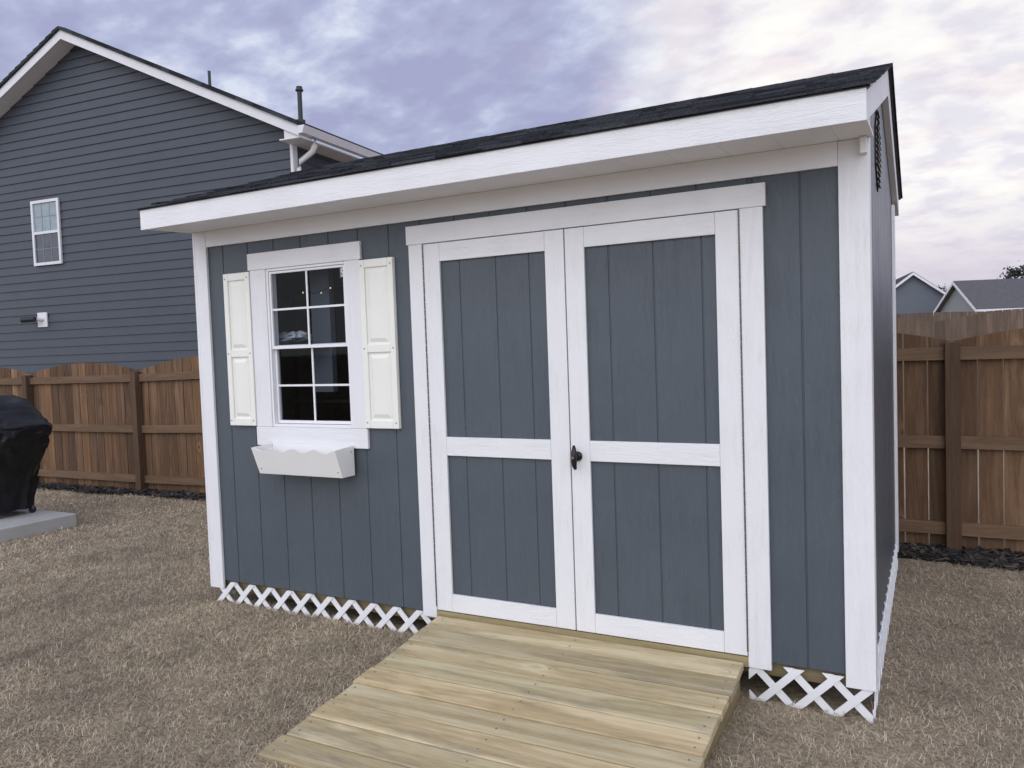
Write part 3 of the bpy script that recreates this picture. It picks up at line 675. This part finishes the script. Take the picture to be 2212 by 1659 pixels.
def onroof(px,w):
    lo,hi=up_,ue
    for _ in range(50):
        md=(lo+hi)/2; q=np.array(loc2(md,w,rz(md)))-C; xx=1106+F_PX*(q@rt)/(q@fw)
        if xx<px: lo=md
        else: hi=md
    return lo
for px_,w,h_,r_ in ((650,3.0,.70,.05),(323,3.5,.38,.035)):
    u=onroof(px_,w); z=rz(u)
    mb=MB(); mb.tube([loc2(u,w,z-.1),loc2(u,w,z+h_)],r_,12)
    if h_>.5: mb.tube([loc2(u,w,z+h_),loc2(u,w,z+h_+.03)],r_*1.7,12); mb.tube([loc2(u,w,z+h_+.03),loc2(u,w,z+h_+.09)],r_*1.3,12); mb.tube([loc2(u,w,z),loc2(u,w,z+.08)],r_*2,12)
    mb.build('vent_pipe',M['pipe'],house)
w0,w1z=hp(71,434,0),hp(132,430,0); w2=hp(79,575,0); w3=hp(137,570,0)
U0=(w0[0]+w2[0])/2; U1=(w1z[0]+w3[0])/2; Z1=(w0[1]+w1z[1])/2; Z0=(w2[1]+w3[1])/2
def hb(mb,u0,u1,wA,wB,z0,z1): mb.hexa([loc2(u0,wA,z0),loc2(u1,wA,z0),loc2(u1,wB,z0),loc2(u0,wB,z0),loc2(u0,wA,z1),loc2(u1,wA,z1),loc2(u1,wB,z1),loc2(u0,wB,z1)])
mb=MB(); f_=.055; zmw=(Z0+Z1)/2
hb(mb,U0,U0+f_,-.06,-.022,Z0,Z1); hb(mb,U1-f_,U1,-.06,-.022,Z0,Z1); hb(mb,U0+f_,U1-f_,-.06,-.022,Z0,Z0+f_); hb(mb,U0+f_,U1-f_,-.06,-.022,Z1-f_,Z1); hb(mb,U0+f_,U1-f_,-.055,-.022,zmw-.025,zmw+.025)
wn=mb.build('window',M['htrim'],house)
mb=MB()
for i in (1,2):
    uu=U0+f_+(U1-U0-2*f_)*i/3; hb(mb,uu-.006,uu+.006,-.038,-.034,Z0+f_,Z1-f_)
for q in (.25,.75):
    zq_=Z0+(Z1-Z0)*q; hb(mb,U0+f_,U1-f_,-.039,-.0335,zq_-.005,zq_+.005)
mb.build('muntin',plain('grey muntin',(.25,.26,.28),.5),wn)
mb=MB(); hb(mb,U0+f_-.01,U1-f_+.01,-.033,-.023,zmw,Z1-f_+.01); mb.build('blind',plain('blinds behind glass',(.26,.32,.36),.3,.15,vs=12),wn)
mb=MB(); hb(mb,U0+f_-.01,U1-f_+.01,-.033,-.023,Z0+f_-.01,zmw-.001); mb.build('window_pane',plain('dark pane',(.035,.045,.065),.15,.3,spec=.6),wn)
a=hp(85,676,0); c_=hp(107,706,0)
sc_=thing('security_camera',loc2((a[0]+c_[0])/2,-.02,(a[1]+c_[1])/2),'black bullet security camera on a white square plate on the house wall','camera')
mb=MB(); hb(mb,a[0],c_[0],-.05,-.021,c_[1],a[1]); mb.build('mounting_plate',M['htrim'],sc_,.004)
uc=(a[0]+c_[0])/2; zc_=(a[1]+c_[1])/2
MB().tube([loc2(uc+.02,-.05,zc_),loc2(uc-.02,-.16,zc_+.01)],.035,14).build('camera_arm',M['htrim'],sc_,0,False)
MB().tube([loc2(uc,-.20,zc_+.01),loc2(uc-.30,-.26,zc_+.0)],.052,16).build('camera_body',M['black'],sc_)

# ------------------------------------------------------------------ distant houses and trees (right)
def gable_house(name,label,pos,rot,hw,Lr,ez,rzd,wall,roof,win=True):
    t=thing(name,(pos[0],pos[1],0),label,'house'); t.rotation_euler=(0,0,rot)
    def bld(mb,nm,mt,par=t):
        o=mb.build(nm,mt,None); o.parent=par; return o
    mb=MB(); mb.prism([(-hw,0,0),(hw,0,0),(hw,0,ez),(0,0,rzd-.1),(-hw,0,ez)],(0,Lr,0)); w_=bld(mb,'wall',wall)
    s=(rzd-ez)/hw; o_=.5
    mb=MB()
    for sg in (-1,1):
        mb.prism([(0,-.5,rzd+.02),(sg*(hw+o_),-.5,ez-s*o_+.02),(sg*(hw+o_),-.5,ez-s*o_+.18),(0,-.5,rzd+.18)],(0,Lr+1,0))
    bld(mb,'roof',roof)
    mb=MB()
    for sg in (-1,1):
        mb.prism([(0,-.56,rzd-.16),(sg*(hw+o_),-.56,ez-s*o_-.16),(sg*(hw+o_),-.56,ez-s*o_+.12),(0,-.56,rzd+.12)],(0,.05,0))
        mb.box(sg*(hw+o_)-.06,sg*(hw+o_)+.06,-.5,Lr+.5,ez-s*o_-.15,ez-s*o_+.1)
    bld(mb,'roof_trim',M['htrim'])
    return t
def dirpt(px,dist):
    d=ray(px,700); d=d/np.linalg.norm(d[:2]); return C+d*dist
p=dirpt(1972,90)
gable_house('distant_house','distant blue grey gabled house just right of the shed',(p[0],p[1]),R_(10),4.6,12,4.0,7.5,M['sidfar'],M['shingle'])
p=dirpt(2072,84)
gable_house('distant_house','distant pale house with long brown roof at the right edge',(p[0],p[1]),R_(-66),3.6,18,3.6,6.0,M['sidtan'],M['roofbrown'])

leafm=plain('distant evergreen foliage',(.045,.055,.045),.9,.3,vs=2)
bark=plain('bark',(.05,.04,.035),.9)
def tree(px,dist,h,cr,label,dens=500):
    p=dirpt(px,dist); t=thing('distant_tree',(p[0],p[1],0),label,'tree')
    mb=MB(); mb.tube([(p[0],p[1],0),(p[0]+.1,p[1],h*.5),(p[0],p[1],h*.92)],[h*.03,h*.02,h*.006],8)
    for i in range(14):
        a=random.uniform(0,6.28); z=h*random.uniform(.45,.85); l=cr*random.uniform(.5,.95)
        mb.tube([(p[0],p[1],z),(p[0]+math.cos(a)*l*.5,p[1]+math.sin(a)*l*.5,z+l*.3),(p[0]+math.cos(a)*l,p[1]+math.sin(a)*l,z+l*.45)],[.09,.05,.02],5)
    mb.build('trunk',bark,t)
    mb=MB(); cl_=[(random.gauss(0,cr*.4),random.gauss(0,cr*.4),h*random.uniform(.5,1.0)) for _ in range(22)]
    for i in range(dens):
        c0=random.choice(cl_); q=[c0[0]+random.gauss(0,cr*.16)+p[0],c0[1]+random.gauss(0,cr*.16)+p[1],c0[2]+random.gauss(0,cr*.13)]
        s=random.uniform(.1,.26); a=random.uniform(0,6.28); e=random.uniform(-1,1)
        mb.add([(q[0]-s*math.cos(a),q[1]-s*math.sin(a),q[2]-s*e),(q[0]+s*math.sin(a),q[1]-s*math.cos(a),q[2]),(q[0]+s*math.cos(a),q[1]+s*math.sin(a),q[2]+s*e),(q[0],q[1],q[2]+s)],[(0,1,2,3)])
    mb.build('crown',leafm,t)
tree(2192,120,9.6,2.4,'dark distant tree top behind the brown roof at the right edge',900)
tree(2036,125,7.5,2.2,'small distant tree between the two far rooftops',600)
tree(2150,130,7.2,3.0,'sparse distant tree behind the ridge of the brown roof',500)

# ------------------------------------------------------------------ sky
world=bpy.data.worlds.new('World'); bpy.context.scene.world=world; world.use_nodes=True
nt=world.node_tree; bg=nt.nodes['Background']
tc=N(nt,'ShaderNodeTexCoord'); V=tc.outputs['Generated']
sp_=N(nt,'ShaderNodeSeparateXYZ'); nt.links.new(V,sp_.inputs[0])
zc=math_(nt,'ADD',math_(nt,'MAXIMUM',sp_.outputs[2],0.0),.30)
cb=N(nt,'ShaderNodeCombineXYZ'); nt.links.new(math_(nt,'DIVIDE',sp_.outputs[0],zc),cb.inputs[0]); nt.links.new(math_(nt,'DIVIDE',sp_.outputs[1],zc),cb.inputs[1])
def rotmap(ang,sc,loc=(0,0,0)):
    q=N(nt,'ShaderNodeMapping'); q.inputs['Rotation'].default_value=(0,0,ang); q.inputs['Scale'].default_value=sc; q.inputs['Location'].default_value=loc; nt.links.new(cb.outputs[0],q.inputs['Vector']); return q.outputs[0]
n_big=noise(nt,rotmap(.5,(1.0,1.2,1)),1.7,5,.5,.3)
n_mid=noise(nt,rotmap(.2,(1.0,1.3,1),(3,1,0)),8.0,6,.52,.15)
n_mod=noise(nt,rotmap(.7,(1.0,1.1,1),(7,4,0)),22,4,.5,.1)
cl=math_(nt,'ADD',math_(nt,'ADD',math_(nt,'MULTIPLY',n_big,.38),math_(nt,'MULTIPLY',n_mid,.50)),math_(nt,'MULTIPLY',n_mod,.12))
sky=ramp(nt,cl,[(.38,(.70,.75,.88)),(.44,(.54,.585,.77)),(.50,(.435,.47,.67)),(.58,(.375,.395,.595))])
def mr(x,a,b_,c=0,d=1):
    q=N(nt,'ShaderNodeMapRange',interpolation_type='SMOOTHSTEP'); nt.links.new(x,q.inputs[0])
    for i,v_ in enumerate((a,b_,c,d)): q.inputs[i+1].default_value=v_
    return q.outputs[0]
def dotd(px,py):
    bd=ray(px,py); bd=bd/np.linalg.norm(bd)
    dt=N(nt,'ShaderNodeVectorMath',operation='DOT_PRODUCT'); nt.links.new(V,dt.inputs[0]); dt.inputs[1].default_value=tuple(bd); return dt.outputs['Value']
dt=dotd(2060,120)
veil=ramp(nt,cl,[(.42,(1.03,1.00,.96)),(.50,(.96,.935,.93)),(.58,(.80,.78,.85))])
sky=mix(nt,mr(dt,.915,.985),sky,veil)
pk=ramp(nt,noise(nt,rotmap(.9,(1,1.6,1),(5,2,0)),5.0,5,.6),[(.50,(0,0,0)),(.64,(1,1,1))]); bw=N(nt,'ShaderNodeRGBToBW'); nt.links.new(pk,bw.inputs[0])
sky=mix(nt,math_(nt,'MULTIPLY',bw.outputs[0],math_(nt,'MULTIPLY',mr(dt,.86,.94),.28)),sky,(.70,.53,.65))
hz_=math_(nt,'MULTIPLY',mr(sp_.outputs[2],.17,.03),.75)
sky=mix(nt,hz_,sky,(.55,.49,.63))
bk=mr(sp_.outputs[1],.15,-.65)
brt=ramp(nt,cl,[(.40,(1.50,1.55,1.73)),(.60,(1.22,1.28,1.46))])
sky=mix(nt,bk,sky,brt)  # sky behind the camera raised as added fill for the shed front
ns=N(nt,'ShaderNodeTexSky',sky_type='NISHITA'); ns.sun_disc=False; ns.sun_elevation=R_(28); ns.sun_rotation=R_(200)
nsc=N(nt,'ShaderNodeVectorMath',operation='SCALE'); nt.links.new(ns.outputs[0],nsc.inputs[0]); nsc.inputs['Scale'].default_value=.003
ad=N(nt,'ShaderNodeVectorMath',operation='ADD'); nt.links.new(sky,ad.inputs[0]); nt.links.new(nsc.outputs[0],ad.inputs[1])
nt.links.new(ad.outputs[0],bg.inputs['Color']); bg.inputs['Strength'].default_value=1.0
sd=bpy.data.lights.new('Sun','SUN'); sd.energy=.5; sd.angle=R_(50); sd.color=(1,.97,.95)  # added broad fill from behind the camera, brightens the shed front
so=bpy.data.objects.new('Sun',sd); COL.objects.link(so); so.rotation_euler=(R_(60),0,R_(12))

# ------------------------------------------------------------------ camera
cam=bpy.data.cameras.new('Camera'); co=bpy.data.objects.new('Camera',cam); COL.objects.link(co)
cam.sensor_width=36; cam.lens=F_PX/2212*36; cam.clip_end=2000; cam.clip_start=.05
mt=Matrix(((rt[0],up[0],-fw[0],C[0]),(rt[1],up[1],-fw[1],C[1]),(rt[2],up[2],-fw[2],C[2]),(0,0,0,1))); co.matrix_world=mt
sc=bpy.context.scene; sc.camera=co
sc.view_settings.view_transform='Standard'; sc.view_settings.look='None'; sc.view_settings.exposure=0
